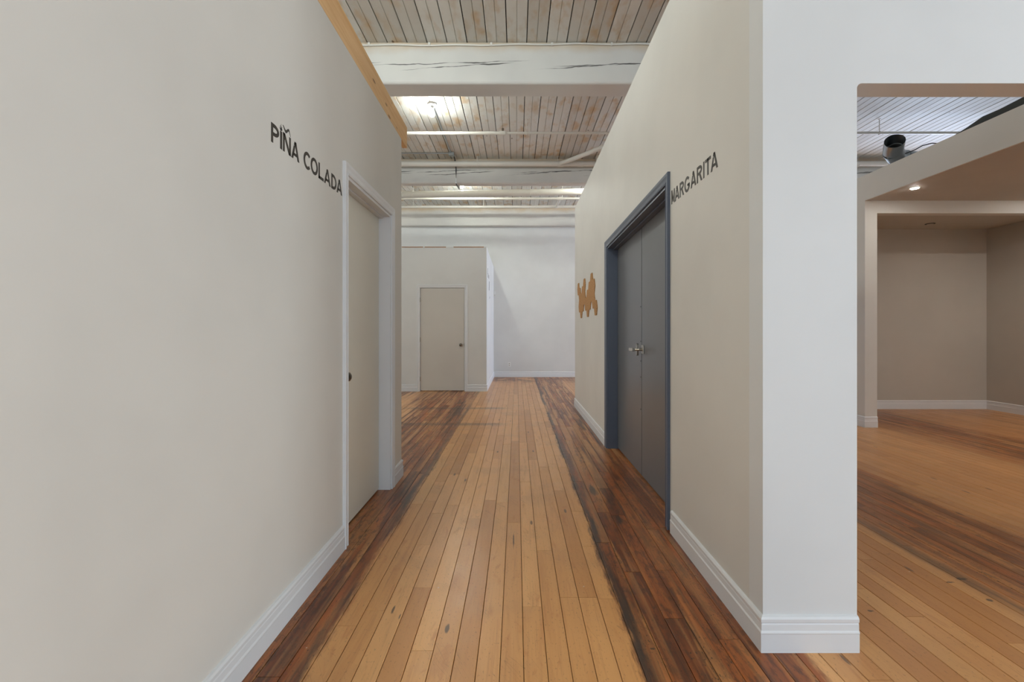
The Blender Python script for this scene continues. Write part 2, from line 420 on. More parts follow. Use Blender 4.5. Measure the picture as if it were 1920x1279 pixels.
for i in range(int((X0-CX)/CW), int((X1-CX)/CW)):
    x = CX+i*CW
    for k, (a, b) in enumerate(bays):
        single = (k >= 2 and -3.4 < x < 2.3) or (k == 3 and 3.8 < x < 9.4)
        dz = r.uniform(-.002, .002)
        if single:
            o = bpy.data.objects.new('ceiling_board', cunit); COL.objects.link(o)
            o.location = (x+r.uniform(-.0015, .0015), a, HC+dz); o.scale = (1, b-a-.002, 1); o.parent = ce
        else:
            pr = ceil_prof(CW); n0 = len(stuff_v); q = len(pr)
            stuff_v += [(x+p, a, HC+dz+h) for p, h in pr]+[(x+p, b-.002, HC+dz+h) for p, h in pr]
            fs = [(n0+j, n0+(j+1) % q, n0+q+(j+1) % q, n0+q+j) for j in range(q)]
            stuff_f += fs; stuff_t += [r.random()]*len(fs)
me = bpy.data.meshes.new('ceiling_boards'); me.from_pydata(stuff_v, [], stuff_f); me.materials.append(M['ceil'])
at = me.attributes.new('tone', 'FLOAT', 'FACE'); at.data.foreach_set('value', stuff_t)
o = bpy.data.objects.new('ceiling_boards', me); COL.objects.link(o); o.parent = ce; o['kind'] = 'stuff'

# ------------------------------------------------------------------ timber beams
beam_lab = {5.10: 'thick white timber beam with long cracks, nearest of the beams seen above the corridor',
            8.56: 'cracked white timber beam right behind the large white pipe, second above the corridor',
            12.0: 'white timber beam resting on the far white wall, farthest down the corridor'}
for yb in YB:
    bm = bmesh.new()
    BD = .18 if yb == 8.56 else .30
    c = .022
    y1 = min(yb+BD, YBACK)
    pr = [(yb, HC), (yb, HB+c), (yb+c*.4, HB+c*.3), (yb+c, HB), (y1-c, HB), (y1-c*.4, HB+c*.3), (y1, HB+c), (y1, HC)]
    prism(bm, pr, 'x', X0+.002, X1-.002)
    o = obj('ceiling_beam', bm, M['beam'])
    tag(o, beam_lab.get(yb, 'white timber ceiling beam overhead, behind the picture'), 'beam', 'timber ceiling beams' if yb in beam_lab else 'beams behind the camera')

# ------------------------------------------------------------------ walls
def wall(name, bm, mat, label):
    o = obj(name, bm, mat); tag(o, label, 'wall', kind='structure'); return o
# left corridor wall with door notch
LD0, LD1, LDH = 2.645, 3.572, 2.108
bm = bmesh.new()
prism(bm, [(-2.2, 0), (LD0, 0), (LD0, LDH), (LD1, LDH), (LD1, 0), (3.90, 0), (3.90, 2.83), (-2.2, 2.83)], 'x', WL-.125, WL)
wall('wall_left', bm, M['wall_beige'], 'beige corridor wall on the left with dark lettering and a cream door')
# return of that wall to the left at its far end, and at its near end
wall('wall_left_return', B(-4.6, WL-.125, 3.775, 3.90, 0, 2.83), M['wall_beige'], 'far side of the left room, hidden behind the left corridor wall')
# raw timber header on top of the left wall
bm = B(WL-.04, WL, -2.2, 4.10, 2.832, 3.014, bev=.0015)
tag(obj('timber_header', bm, M['pine']), 'raw orange pine board running on top of the left corridor wall', 'beam')

# right corridor wall with double door notch, top dropping slightly to the far end
RD0, RD1 = 2.898, 4.812
def rd_h(y): return 2.195-(y-2.80)*.024      # outer casing height over the double door
bm = bmesh.new()
prism(bm, [(1.873, 0), (RD0, 0), (RD0, rd_h(RD0)-.062), (RD1, rd_h(RD1)-.062), (RD1, 0), (7.48, 0), (7.48, 3.195), (1.873, 3.262)], 'x', WR, WR+.125)
wall('wall_right', bm, M['wall_beige'], 'beige corridor wall on the right with dark double doors')
# front wall facing the camera: pier, lintel over the wide opening (rounded corner), pier beyond
bm = bmesh.new()
cr = .018
arc = [(1.297+cr-cr*math.cos(a), 2.163-cr+cr*math.sin(a)) for a in (0, PI/8, PI/4, 3*PI/8, PI/2)]
prism(bm, [(WR, 0), (1.297, 0)] + arc + [(3.2, 2.163), (3.2, 0), (X1, 0), (X1, 3.262), (WR, 3.262)], 'y', 1.769, 1.873)
wall('wall_front', bm, M['wall_white'], 'white wall facing the camera with a narrow pier and wide opening at right')
# far back wall, outer walls
wall('wall_back', B(X0, X1, YBACK, YBACK+.15, 0, HC), M['wall_back'], 'tall white wall at the far end of the corridor')
bm = bmesh.new()
prism(bm, [(YR, 0), (YBACK, 0), (YBACK, HC), (YR, HC)], 'x', X0-.15, X0)
wall('wall_outer_left', bm, M['wall_white'], 'outer wall of the building on the far left')
wall('wall_outer_right', B(X1, X1+.15, YR, YBACK, 0, HC), M['wall_white'], 'outer wall of the building on the far right')
wall('wall_rear', B(X0, X1, YR-.15, YR, 0, HC), M['wall_white'], 'white wall behind the viewpoint')

# white storage room at the far end with its own door
bm = bmesh.new()
BX, BY, BH = -.606, 9.311, 2.90
D0, D1, DH = -1.945, -1.042, 2.083
prism(bm, [(-4.6, 0), (D0, 0), (D0, DH), (D1, DH), (D1, 0), (BX, 0), (BX, BH), (-4.6, BH)], 'y', BY, BY+.11)
box(bm, BX-.11, BX, BY+.11, YBACK, 0, BH)
box(bm, -4.6, -4.49, BY+.11, YBACK, 0, BH)
wb = wall('wall_storage', bm, M['wall_back'], 'low white walls of the storage room at the end on the left')
for a, b_ in ((-2.31, -1.88), (-1.85, -1.42), (-1.27, -.66)):
    obj('wood_strip', B(a, b_, BY-.003, BY+.05, BH-.012, BH+.004), M['raw_brown'], wb)

# right room: wing wall, dropped fascia and ceilings
CX0, CX1, CZ = 4.389, 4.543, 5.85
wall('wall_wing', B(CX0, CX1, CZ, 7.22, 0, 2.86), M['wall_beige'], 'narrow end of the partition standing in the right room')
wall('wall_room_back', B(CX1, 7.43, 7.22, 7.34, 0, 2.95), M['wall_room'], 'shade-darkened beige back wall of the alcove in the right room')
wall('wall_room_side', B(7.31, 7.43, 1.873, 7.22, 0, 2.95), M['wall_room'], 'shade-darkened beige side wall of the right room')
o = obj('trim_1', B(CX0, CX0+.022, 1.9, 7.34, 2.86, 3.18), M['wall_beige'])
tag(o, 'beige fascia running along the edge of the dropped ceiling in the right room', 'fascia', kind='structure')
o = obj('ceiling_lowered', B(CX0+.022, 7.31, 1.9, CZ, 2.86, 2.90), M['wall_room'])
tag(o, 'lowered shade-darkened ceiling of the right room before the header', 'ceiling', kind='structure')
o = obj('trim_2', B(CX1, 7.31, CZ, CZ+.12, 2.70, 2.86), M['wall_beige'])
tag(o, 'pale header across the alcove of the right room', 'header', kind='structure')
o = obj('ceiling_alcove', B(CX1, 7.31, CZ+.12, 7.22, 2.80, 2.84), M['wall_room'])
tag(o, 'low shade-darkened ceiling inside the alcove', 'ceiling', kind='structure')
# ------------------------------------------------------------------ baseboards
BP = [(0, 0), (.014, 0), (.014, .070), (.0155, .074), (.0145, .078), (.0115, .083), (.0105, .105), (.0085, .110), (.0125, .114), (.0130, .126), (.0085, .134), (0, .137)]
def baseboard(name, path, side, label, mat='trim'):
    bm = bmesh.new(); sweep(bm, path, BP, side); o = obj(name, bm, M[mat]); tag(o, label, 'baseboard', kind='structure'); return o
baseboard('baseboard_left', [(WL, -2.2), (WL, 2.585)], -1, 'white moulded baseboard along the near part of the left corridor wall')
baseboard('baseboard_left_end', [(WL, 3.632), (WL, 3.90), (-4.6, 3.90)], -1, 'short white baseboard past the cream door, wrapping the wall end')
baseboard('baseboard_right', [(WR, 2.80), (WR, 1.769), (1.297, 1.769)], -1, 'white moulded baseboard round the near corner pier on the right')
baseboard('baseboard_right_far', [(.943+.125, 7.48), (WR, 7.48), (WR, 4.877)], -1, 'white baseboard beyond the dark double doors')
baseboard('baseboard_back', [(BX, YBACK), (X1, YBACK)], -1, 'white baseboard under the tall far wall')
baseboard('baseboard_storage', [(D1+.055, BY), (BX, BY), (BX, YBACK)], -1, 'white baseboard right of the far door, round the storage room corner')
baseboard('baseboard_storage_left', [(-4.6, BY), (D0-.055, BY)], -1, 'white baseboard left of the far door')
baseboard('baseboard_wing', [(CX0, 7.22), (CX0, CZ), (CX1, CZ)], -1, 'white baseboard round the end of the partition in the right room')
baseboard('baseboard_alcove', [(CX1, 7.22), (7.31, 7.22), (7.31, 1.9)], -1, 'pale baseboard along the alcove walls of the right room')

# ------------------------------------------------------------------ unseen window frames on solid walls; those along the sides added for the light
def window_frame(name, c, horiz, w_, h_, label):
    bm = bmesh.new(); x, y, z = c
    def bar(u0, u1, z0, z1):
        if horiz: box(bm, x+u0, x+u1, y, y+.05, z+z0, z+z1)
        else: box(bm, x, x+.05, y+u0, y+u1, z+z0, z+z1)
    f = .07
    bar(-w_/2-f, -w_/2, -h_/2-f, h_/2+f); bar(w_/2, w_/2+f, -h_/2-f, h_/2+f)
    bar(-w_/2, w_/2, h_/2, h_/2+f); bar(-w_/2, w_/2, -h_/2-f, -h_/2)
    o = obj(name, bm, M['trim']); tag(o, label, 'window', kind='structure')
for k, x in enumerate((-3.9, -.6, 2.7, 6.0)):
    window_frame('window_%d' % (k+1), (x, -6.0, 2.1), True, 2.4, 2.6, 'tall white framed window behind the viewpoint, number %s from the left' % ('one', 'two', 'three', 'four')[k])
for k, y in enumerate((-3.6, -.1, 3.4, 6.9, 10.4)):
    for j, (x, sd) in enumerate(((-7.0, 'left'), (9.45, 'right'))):
        window_frame('window_%d' % (5+k*2+j), (x, y, 2.6), False, 2.2, 2.8, 'added tall window frame on the outer %s wall outside the picture, %s from the rear' % (sd, ('first', 'second', 'third', 'fourth', 'last')[k]))

# ------------------------------------------------------------------ doors
def casing_set(t, mat, plane, out, y0, y1, h0, h1, wd=.06):
    """moulded casing round an opening in a wall x=plane; out=+1 if the corridor lies towards +x"""
    def strip(u0, u1, name):
        pass
    prof = [(0, 0), (0, .010), (.008, .014), (.016, .010), (.030, .012), (.044, .017), (wd-.004, .019), (wd, .016), (wd, 0)]
    def run(a, b, ia, ib, name):
        # a,b inner-edge points (y,z); ia, ib outward directions in the wall plane (y,z) incl. mitre
        bm = bmesh.new()
        A = [bm.verts.new((plane+out*d, a[0]+ia[0]*u, a[1]+ia[1]*u)) for u, d in prof]
        C = [bm.verts.new((plane+out*d, b[0]+ib[0]*u, b[1]+ib[1]*u)) for u, d in prof]
        k = len(prof)
        for j in range(k): bm.faces.new((A[j], A[(j+1) % k], C[(j+1) % k], C[j]))
        bm.faces.new(A); bm.faces.new(list(reversed(C)))
        obj(name, bm, M[mat], t)
    run((y0, 0), (y0, h0), (-1, 0), (-1, 1), 'casing')
    run((y0, h0), (y1, h1), (-1, 1), (1, 1), 'casing')
    run((y1, h1), (y1, 0), (1, 1), (1, 0), 'casing')

# left cream door
t = empty('door_1', (-1.06, 3.1, 0), 'plain cream flush door in the left corridor wall, beside the lettering', 'door', kind='structure')
casing_set(t, 'trim', WL, 1, LD0, LD1, LDH, LDH)
XD = -1.056
obj('leaf', B(XD-.035, XD, LD0+.020, LD1-.020, .010, LDH-.021, bev=.0015), M['door_cream'], t)
obj('jamb', B(XD-.06, WL+.001, LD1-.018, LD1, 0, LDH), M['trim'], t)
obj('jamb', B(XD-.06, WL+.001, LD0, LD0+.018, 0, LDH), M['trim'], t)
obj('head_jamb', B(XD-.06, WL+.001, LD0+.018, LD1-.018, LDH-.018, LDH), M['trim'], t)
obj('stop', B(XD+.001, XD+.034, LD0+.018, LD1-.018, LDH-.029, LDH-.018), M['trim'], t)
bm = bmesh.new(); lathe(bm, [(.032, 0), (.032, .004), (.012, .008), (.011, .026), (.022, .034), (.028, .046), (.026, .060), (.014, .068)], (XD, 2.768, .944), 'x')
obj('knob', bm, M['knob'], t, True)['label'] = 'dark metal round knob'

# far door of the storage room
t = empty('door_2', ((D0+D1)/2, BY, 0), 'plain white door with round knob in the low storage room at the far end', 'door', kind='structure')
prof = [(0, 0), (0, .010), (.010, .014), (.030, .012), (.044, .018), (.055, .016), (.055, 0)]
def frun(a, b, ia, ib):
    bm = bmesh.new()
    A = [bm.verts.new((a[0]+ia[0]*u, BY-d, a[1]+ia[1]*u)) for u, d in prof]; C = [bm.verts.new((b[0]+ib[0]*u, BY-d, b[1]+ib[1]*u)) for u, d in prof]
    k = len(prof)
    for j in range(k): bm.faces.new((A[j], A[(j+1) % k], C[(j+1) % k], C[j]))
    bm.faces.new(A); bm.faces.new(list(reversed(C))); obj('casing', bm, M['trim'], t)
frun((D0, 0), (D0, DH), (-1, 0), (-1, 1)); frun((D0, DH), (D1, DH), (-1, 1), (1, 1)); frun((D1, DH), (D1, 0), (1, 1), (1, 0))
obj('leaf', B(D0+.012, D1-.014, BY+.012, BY+.047, .018, DH-.012, bev=.002), M['door_pale'], t)
bm = bmesh.new(); box(bm, D0, D0+.008, BY, BY+.08, 0, DH); box(bm, D1-.008, D1, BY, BY+.08, 0, DH); box(bm, D0+.008, D1-.008, BY, BY+.08, DH-.008, DH)
obj('jamb', bm, M['trim'], t)
bm = bmesh.new(); lathe(bm, [(.030, 0), (.030, -.005), (.011, -.009), (.011, -.025), (.024, -.033), (.030, -.045), (.027, -.058), (.012, -.066)], (-1.124, BY+.012, .935), 'y')
obj('knob', bm, M['knob'], t, True)['label'] = 'dark metal round knob'
for z in (1.84, 1.04, .25):
    bm = bmesh.new(); tube(bm, [(D0+.008, BY+.004, z-.045), (D0+.008, BY+.004, z+.045)], .008, 8); obj('hinge', bm, M['nickel'], t)
obj('strike', B(D1-.013, D1-.009, BY-.001, BY+.03, .90, .965), M['knob'], t)

# right dark double door
t = empty('door_3', (1.03, 3.86, 0), 'pair of dark grey flush doors in a slate blue frame, right corridor wall', 'door', kind='structure')
casing_set(t, 'blue_frame', WR, -1, RD0, RD1, rd_h(RD0)-.062, rd_h(RD1)-.062, .062)
XR = 1.040; YM = 3.862; hd = lambda y: rd_h(y)-.064
for a, b_ in ((YM+.004, RD1-.020), (RD0+.018, YM-.004)):
    bm = bmesh.new(); prism(bm, [(a, .014), (b_, .014), (b_, hd(b_)-.018), (a, hd(a)-.018)], 'x', XR, XR+.04)
    bmesh.ops.bevel(bm, geom=bm.edges[:], offset=.002, segments=2, affect='EDGES')
    leaf = obj('leaf', bm, M['grey_door'], t)
    if b_ > 4:
        for z in (1.42, 1.13, .965, .83, .56):
            sb = bmesh.new(); lathe(sb, [(.0045, 0), (.004, -.002)], (XR, YM+.028, z), 'x', 8); obj('screw', sb, M['gap'], leaf)
        near_far = leaf
for a, b_ in ((RD1-.016, RD1), (RD0, RD0+.016)):
    obj('jamb', B(WR-.001, XR+.07, a, b_, 0, hd((a+b_)/2)), M['blue_frame'], t)
def headbar(x0, x1, dz0, dz1, name):
    bm = bmesh.new(); a, b_ = RD0+.016, RD1-.016
    prism(bm, [(a, hd(a)-dz0), (b_, hd(b_)-dz0), (b_, hd(b_)-dz1), (a, hd(a)-dz1)], 'x', x0, x1); obj(name, bm, M['blue_frame'], t)
headbar(WR-.001, XR+.07, .016, 0, 'head_jamb'); headbar(XR-.045, XR-.002, .030, .017, 'stop')
# latch: plate, neck, cross grip, diamond turn
lt = obj('lever_handle', B(XR-.008, XR, YM-.072, YM-.012, 1.03, 1.10, bev=.003), M['nickel'], leaf); lt['label'] = 'satin silver cross-shaped latch'
o2 = bmesh.new()
tube(o2, [(XR-.006, YM-.03, 1.063), (XR-.03, YM-.03, 1.063), (XR-.075, YM-.016, 1.063)], [.014, .011, .010], 10)
box(o2, XR-.095, XR-.068, YM-.05, YM+.06, 1.050, 1.077, bev=.005)
prism(o2, [(YM-.020, 1.063), (YM-.012, 1.105), (YM-.002, 1.113), (YM+.008, 1.105), (YM+.016, 1.063), (YM+.008, 1.022), (YM-.002, 1.012), (YM-.012, 1.022)], 'x', XR-.045, XR-.028)
me2 = bpy.data.meshes.new('latch_grip'); bmesh.ops.recalc_face_normals(o2, faces=o2.faces)
bmt = bmesh.new(); me_tmp = bpy.data.meshes.new('t'); lt_bm = bmesh.new(); lt_bm.from_mesh(lt.data)
o2.to_mesh(me_tmp); lt_bm.from_mesh(me_tmp); lt_bm.to_mesh(lt.data); lt_bm.free(); o2.free(); bmt.free()

# ------------------------------------------------------------------ wall lettering (stencil capitals cut from vinyl)
def arcq(cx, cy, rx, ry, a0, a1, t, n=14):
    out = []
    for i in range(n):
        a, b = math.radians(a0+(a1-a0)*i/n), math.radians(a0+(a1-a0)*(i+1)/n)
        out.append([(cx+rx*math.cos(a), cy+ry*math.sin(a)), (cx+rx*math.cos(b), cy+ry*math.sin(b)),
                    (cx+(rx-t)*math.cos(b), cy+(ry-t)*math.sin(b)), (cx+(rx-t)*math.cos(a), cy+(ry-t)*math.sin(a))])
    return out
def rect(x0, x1, y0, y1): return [(x0, y0), (x1, y0), (x1, y1), (x0, y1)]
def glyph(ch, w_, h, t):
    g = .0022
    if ch == 'I': return [rect(0, w_, 0, h)]
    if ch == 'P':
        q = [rect(0, t, 0, h)]
        cx = w_*.42; top, bot = h, h*.38
        cy = (top+bot)/2; ry = (top-bot)/2
        q += [rect(t+g, cx, top-t, top), rect(t+g, cx, bot, bot+t)] + arcq(cx, cy, w_-cx, ry, -90, 90, t)
        return q
    if ch == 'R':
        q = [rect(0, t, 0, h)]
        cx = w_*.46; top, bot = h, h*.44
        cy = (top+bot)/2; ry = (top-bot)/2
        q += [rect(t+g*.8, cx, top-t, top), rect(t+g*.8, cx, bot, bot+t*.9)] + arcq(cx, cy, w_*.94-cx, ry, -90, 90, t)
        q += [[(w_*.42, bot+.001), (w_*.42+t*1.15, bot+.001), (w_, 0), (w_-t*1.2, 0)]]
        return q
    if ch == 'D':
        q = [rect(0, t, 0, h)]
        cx = w_*.38
        q += [rect(t+g*.6, cx, h-t, h), rect(t+g, cx, 0, t)] + arcq(cx, h/2, w_-cx, h/2, -90, 90, t)
        return q
    if ch == 'N':
        return [rect(0, t*.92, 0, h), rect(w_-t*.92, w_, 0, h), [(0, h), (t*1.15, h), (w_, 0), (w_-t*1.15, 0)]]
    if ch == 'M':
        m = w_/2; d = t*.9
        return [rect(0, t*.8, 0, h), rect(w_-t*.8, w_, 0, h), [(0, h), (d, h), (m+d*.45, h*.12), (m-d*.45, h*.12)], [(w_-d, h), (w_, h), (m+d*.45, h*.12), (m-d*.45, h*.12)]]
    if ch == 'A':
        m = w_/2; d = t*1.08; s = t*.5
        q = [[(m-s, h), (m+s, h), (w_, 0), (w_-d, 0)]]                      # right leg with apex
        k = .76                                                            # left leg stops short: stencil bridge
        xl = lambda f: (m-s)*f
        q += [[(0, 0), (d, 0), (xl(k)+d*.85, h*k-.001), (xl(k), h*k)]]
        q += [[(xl(k+.05), h*(k+.05)), (m, h*(k-.02)), (m+s, h), (m-s, h)]]
        y0, y1 = h*.20, h*.36
        q += [[(xl(.2)+d*.5, y0), (m-g*.5, y0), (m-g*.5, y1), (xl(.36)+d*.5, y1)]]
        q += [[(m+g*.7, y0), (w_-d*.8-(w_-m)*.16, y0), (w_-d*.8-(w_-m)*.32, y1), (m+g*.7, y1)]]
        return q
    if ch == 'C': return arcq(w_*.54, h/2, w_*.54, h*.52, 44, 316, t, 24)
    if ch == 'O': return arcq(w_/2, h/2, w_/2, h*.52, 94, 266, t, 18) + arcq(w_/2, h/2, w_/2, h*.52, -88, 88, t, 18)
    if ch == 'G':
        return arcq(w_*.52, h/2, w_*.52, h*.52, 42, 338, t, 26) + [rect(w_*.56, w_, h*.36, h*.50), rect(w_-t*.9, w_, h*.24, h*.50)]
    if ch == 'L': return [rect(0, t, 0, h), rect(0, w_, 0, t)]
    if ch == 'T': return [rect(0, w_, h-t, h), rect(w_/2-t/2, w_/2+t/2, 0, h)]
def put_letter(t_, polys, plane, out, y0, dirn, z0, name, dep=.0012):
    bm = bmesh.new()
    for P in polys:
        a, b = sorted((plane, plane+out*dep))
        prism(bm, [(y0+dirn*u, z0+v) for u, v in P], 'x', a, b)
    return obj(name, bm, M['letter'], t_)
t = empty('wall_lettering', (WL, 2.2, 1.967), 'dark stencil lettering PIÑA COLADA on the left wall beside the cream door', 'lettering')
HL, z0 = .0775, 1.967
for ch, a, b_ in (('P', 1.831, 1.892), ('I', 1.901, 1.9165), ('N', 1.924, 1.990), ('A', 1.995, 2.068), ('C', 2.110, 2.180), ('O', 2.183, 2.260),
                  ('L', 2.269, 2.328), ('A', 2.335, 2.415), ('D', 2.426, 2.494), ('A', 2.497, 2.574)):
    put_letter(t, glyph(ch, b_-a, HL*(.94 if ch == 'I' else 1), .0145), WL, 1, a, 1, z0, 'letter')
# wavy tilde over the N, tapering at both ends
N_ = 22; top, bot = [], []
for i in range(N_+1):
    s = i/N_; u = .066*s
    c = .0985+.0065*math.sin(s*2*PI+.2+PI)*-1*(-1)-(s-.5)*.004
    c = .0965+.0085*math.cos(s*2.6*PI-.0)*(1-.15*s)-(.012*max(0, s-.8)*5 if s > .8 else 0)
    th = .0058*math.sin(PI*s)**.8+.0006
    top.append((u, c+th)); bot.append((u, c-th))
put_letter(t, [[bot[i], bot[i+1], top[i+1], top[i]] for i in range(N_)], WL, 1, 1.922, 1, z0, 'tilde')
# little spiky leaf tuft over the I
tu = []
for dx, dz, ln in ((-.004, .0, .018), (.0, .002, .024), (.004, 0, .018), (-.006, -.004, .012), (.007, -.004, .013)):
    tu.append([(.0075+dx*.4-.002, .0765), (.0075+dx*.4+.002, .0765), (.0075+dx*1.9, .0765+ln+dz)])
tu.append([(.003, .076), (.0075, .0745), (.012, .076), (.011, .084), (.0075, .0875), (.004, .084)])
put_letter(t, tu, WL, 1, 1.901, 1, z0, 'leaf_tuft')

t = empty('wall_lettering', (WR, 2.5, 1.988), 'dark stencil lettering MARGARITA on the right wall beside the grey double doors', 'lettering')
for ch, a, b_ in (('M', 2.812, 2.754), ('A', 2.752, 2.678), ('R', 2.670, 2.602), ('G', 2.594, 2.518), ('A', 2.502, 2.426), ('R', 2.416, 2.345),
                  ('I', 2.333, 2.319), ('T', 2.309, 2.243), ('A', 2.243, 2.163)):
    put_letter(t, glyph(ch, a-b_, .083, .0150), WR, -1, a, -1, 1.984, 'letter')

# faint lettering on the storage room side wall, too foreshortened to read: a few dark strokes
t = empty('wall_lettering', (BX, 9.9, 2.3), 'tiny dark marks high on the bright side wall of the storage room', 'lettering')
for a, b_, z_a, z_b in ((9.60, 9.70, 2.40, 2.52), (9.66, 9.80, 2.33, 2.42), (9.95, 10.1, 2.34, 2.42), (10.1, 10.25, 2.10, 2.30), (10.3, 10.4, 1.93, 1.98)):
    bm = bmesh.new(); prism(bm, [(a, z_a), (b_-.04, z_a), (b_, z_b), (a+.04, z_b)], 'x', BX, BX+.0015); obj('mark', bm, M['black_cable'], t)

# ------------------------------------------------------------------ cork hexagons on the right wall
t = empty('cork_board', (WR, 6.15, 1.66), 'brown honeycomb cluster of cork hexagons on the right wall past the double doors', 'wall art')
S = .1028; HH = S*math.sqrt(3)
cols = {0: [0], 1: [-.5, -1.5], 2: [-1, -2], 3: [-.5, -1.5], 4: [0, -1], 5: [-1.5], 6: [-1, -2], 7: [-.5, -1.5], 8: [0, -1], 9: [-.5, -1.5], 10: [-2]}
for k, rows in cols.items():
    yc = 7.02-k*1.5*S
    for rr in rows:
        zc = 1.846+rr*HH; bm = bmesh.new(); s_ = S*.999
        prism(bm, [(yc+s_*math.cos(a*PI/3), zc+s_*math.sin(a*PI/3)) for a in range(6)], 'x', WR-.010-random.uniform(0, .001), WR)
        obj('cork_tile', bm, M['cork'], t)

# ------------------------------------------------------------------ outlet, thermostat
t = empty('wall_outlet', (-.196, YBACK, .33), 'small white electrical outlet low on the far white wall', 'outlet')
obj('cover_plate', B(-.231, -.161, YBACK-.006, YBACK, .273, .387, bev=.002), M['box_white'], t)
for z in (.308, .352): obj('socket', B(-.212, -.180, YBACK-.009, YBACK-.006, z-.014, z+.014, bev=.001), M['wall_room'], t)
t = empty('thermostat', (-.575, YBACK, 2.19), 'small white box on the far wall beside the storage room corner', 'thermostat')
obj('housing', B(-.600, -.555, YBACK-.035, YBACK, 2.13, 2.25, bev=.004), M['box_white'], t)
obj('dial', B(-.590, -.565, YBACK-.04, YBACK-.035, 2.14, 2.16), M['wall_room'], t)

# ------------------------------------------------------------------ pipes under the ceiling
def coupling(p, name, t_, r_, ln, ax='x', mat='pipe'):
    bm = bmesh.new(); d = Vector((1, 0, 0)) if ax == 'x' else Vector((0, 1, 0))
    p = Vector(p); tube(bm, [p-d*ln/2, p+d*ln/2], r_, 14); return obj(name, bm, M[mat], t_)
def hanger(t_, x, y, z, rp, name='hanger'):
    bm = bmesh.new(); tube(bm, [(x, y, z), (x, y, HC+.001)], .006, 6)
    lathe(bm, [(.022, 0), (.022, .006)], (x, y, HC-.006), 'z', 12)
    tube(bm, [(x, y+(rp+.004)*math.cos(a), z+(rp+.004)*math.sin(a)) for a in [k*PI/8+PI/2 for k in range(17)]], .005, 6)
    return obj(name, bm, M['pipe'], t_)
t = empty('sprinkler_pipe', (0, 6.95, 4.176), 'thin white pipe crossing the bay between first and second beam', 'pipe', 'pipes under the ceiling')
bm = bmesh.new(); tube(bm, [(X0+.02, 6.95, 4.170), (-.21, 6.95, 4.178)], .025, 14); obj('pipe_run', bm, M['pipe'], t, True)
bm = bmesh.new(); tube(bm, [(-.21, 6.95, 4.178), (X1-.02, 6.95, 4.186)], .019, 14); obj('pipe_run', bm, M['pipe'], t, True)
coupling((-.21, 6.95, 4.178), 'coupling', t, .033, .075)
coupling((-.25, 6.95, 4.178), 'coupling', t, .036, .02)
bm = bmesh.new(); tube(bm, [(-.21, 6.95, 4.18), (-.21, 6.95, 4.23)], .016, 10); lathe(bm, [(.009, 0), (.016, .012), (.016, .018)], (-.21, 6.95, 4.23), 'z', 10); obj('sprinkler_head', bm, M['knob'], t)
for x in (-3.2, .144, 2.8, 5.43, 8.1): hanger(t, x, 6.95, 4.18, .02)

t = empty('main_pipe', (0, 8.42, 4.245), 'large white pipe running just before the second beam, with a diagonal branch', 'pipe', 'pipes under the ceiling')
bm = bmesh.new(); tube(bm, [(X0+.02, 8.43, 4.245), (X1-.02, 8.43, 4.255)], .047, 18); obj('pipe_run', bm, M['pipe'], t, True)
for x in (-.95, .80, 1.16): coupling((x, 8.43, 4.25), 'coupling', t, .053, .10)
for x in (-3.3, -.716, .745, 3.4, 6.2): hanger(t, x, 8.43, 4.25, .047)
bm = bmesh.new(); tube(bm, [(.80, 8.40, 4.25), (.95, 8.24, 4.25), (1.40, 7.70, 4.255), (1.56, 7.62, 4.255), (3.0, 7.62, 4.26)], .037, 16); obj('branch', bm, M['pipe'], t, True)
bm = bmesh.new(); tube(bm, [(1.47, 8.43, 4.25), (1.47, 8.43, 4.33), (1.47, 8.36, 4.36)], .034, 14); obj('stub', bm, M['pipe'], t, True)

t = empty('drain_pipe', (0, 9.6, 4.07), 'thickest grey white pipe, sloping slightly, behind the second beam', 'pipe', 'pipes under the ceiling')
bm = bmesh.new(); tube(bm, [(X0+.02, 9.6, 3.955), (5.0, 9.6, 4.155)], .068, 20); obj('pipe_run', bm, M['pipe'], t, True)
for x in (-2.14, .28, 2.8): hanger(t, x, 9.6, 4.035+(x+2.4)*.017, .068)
t = empty('sprinkler_pipe', (0, 10.2, 4.12), 'thin white pipe right behind the thickest pipe, joined by a short cross piece', 'pipe', 'pipes under the ceiling')
bm = bmesh.new(); tube(bm, [(X0+.02, 10.2, 4.117), (5, 10.2, 4.125)], .024, 14); obj('pipe_run', bm, M['pipe'], t, True)
for x in (-.22, .08): coupling((x, 10.2, 4.12), 'coupling', t, .033, .07)
for x in (-2.9, 1.0, 3.5): hanger(t, x, 10.2, 4.12, .024)
bm = bmesh.new(); tube(bm, [(.94, 10.2, 4.12), (.945, 10.6, 4.16), (.95, 11.2, 4.205)], .030, 12); obj('cross_piece', bm, M['pipe'], t, True)
coupling((.94, 10.2, 4.12), 'coupling', t, .036, .11)
t = empty('sprinkler_pipe', (0, 11.2, 4.21), 'farthest thin white pipe, close in front of the last beam', 'pipe', 'pipes under the ceiling')
bm = bmesh.new(); tube(bm, [(X0+.02, 11.2, 4.205), (5, 11.2, 4.212)], .029, 14); obj('pipe_run', bm, M['pipe'], t, True)
coupling((.95, 11.2, 4.21), 'coupling', t, .038, .11)
for x in (-2.5, -.8, 2.5): hanger(t, x, 11.2, 4.21, .029)

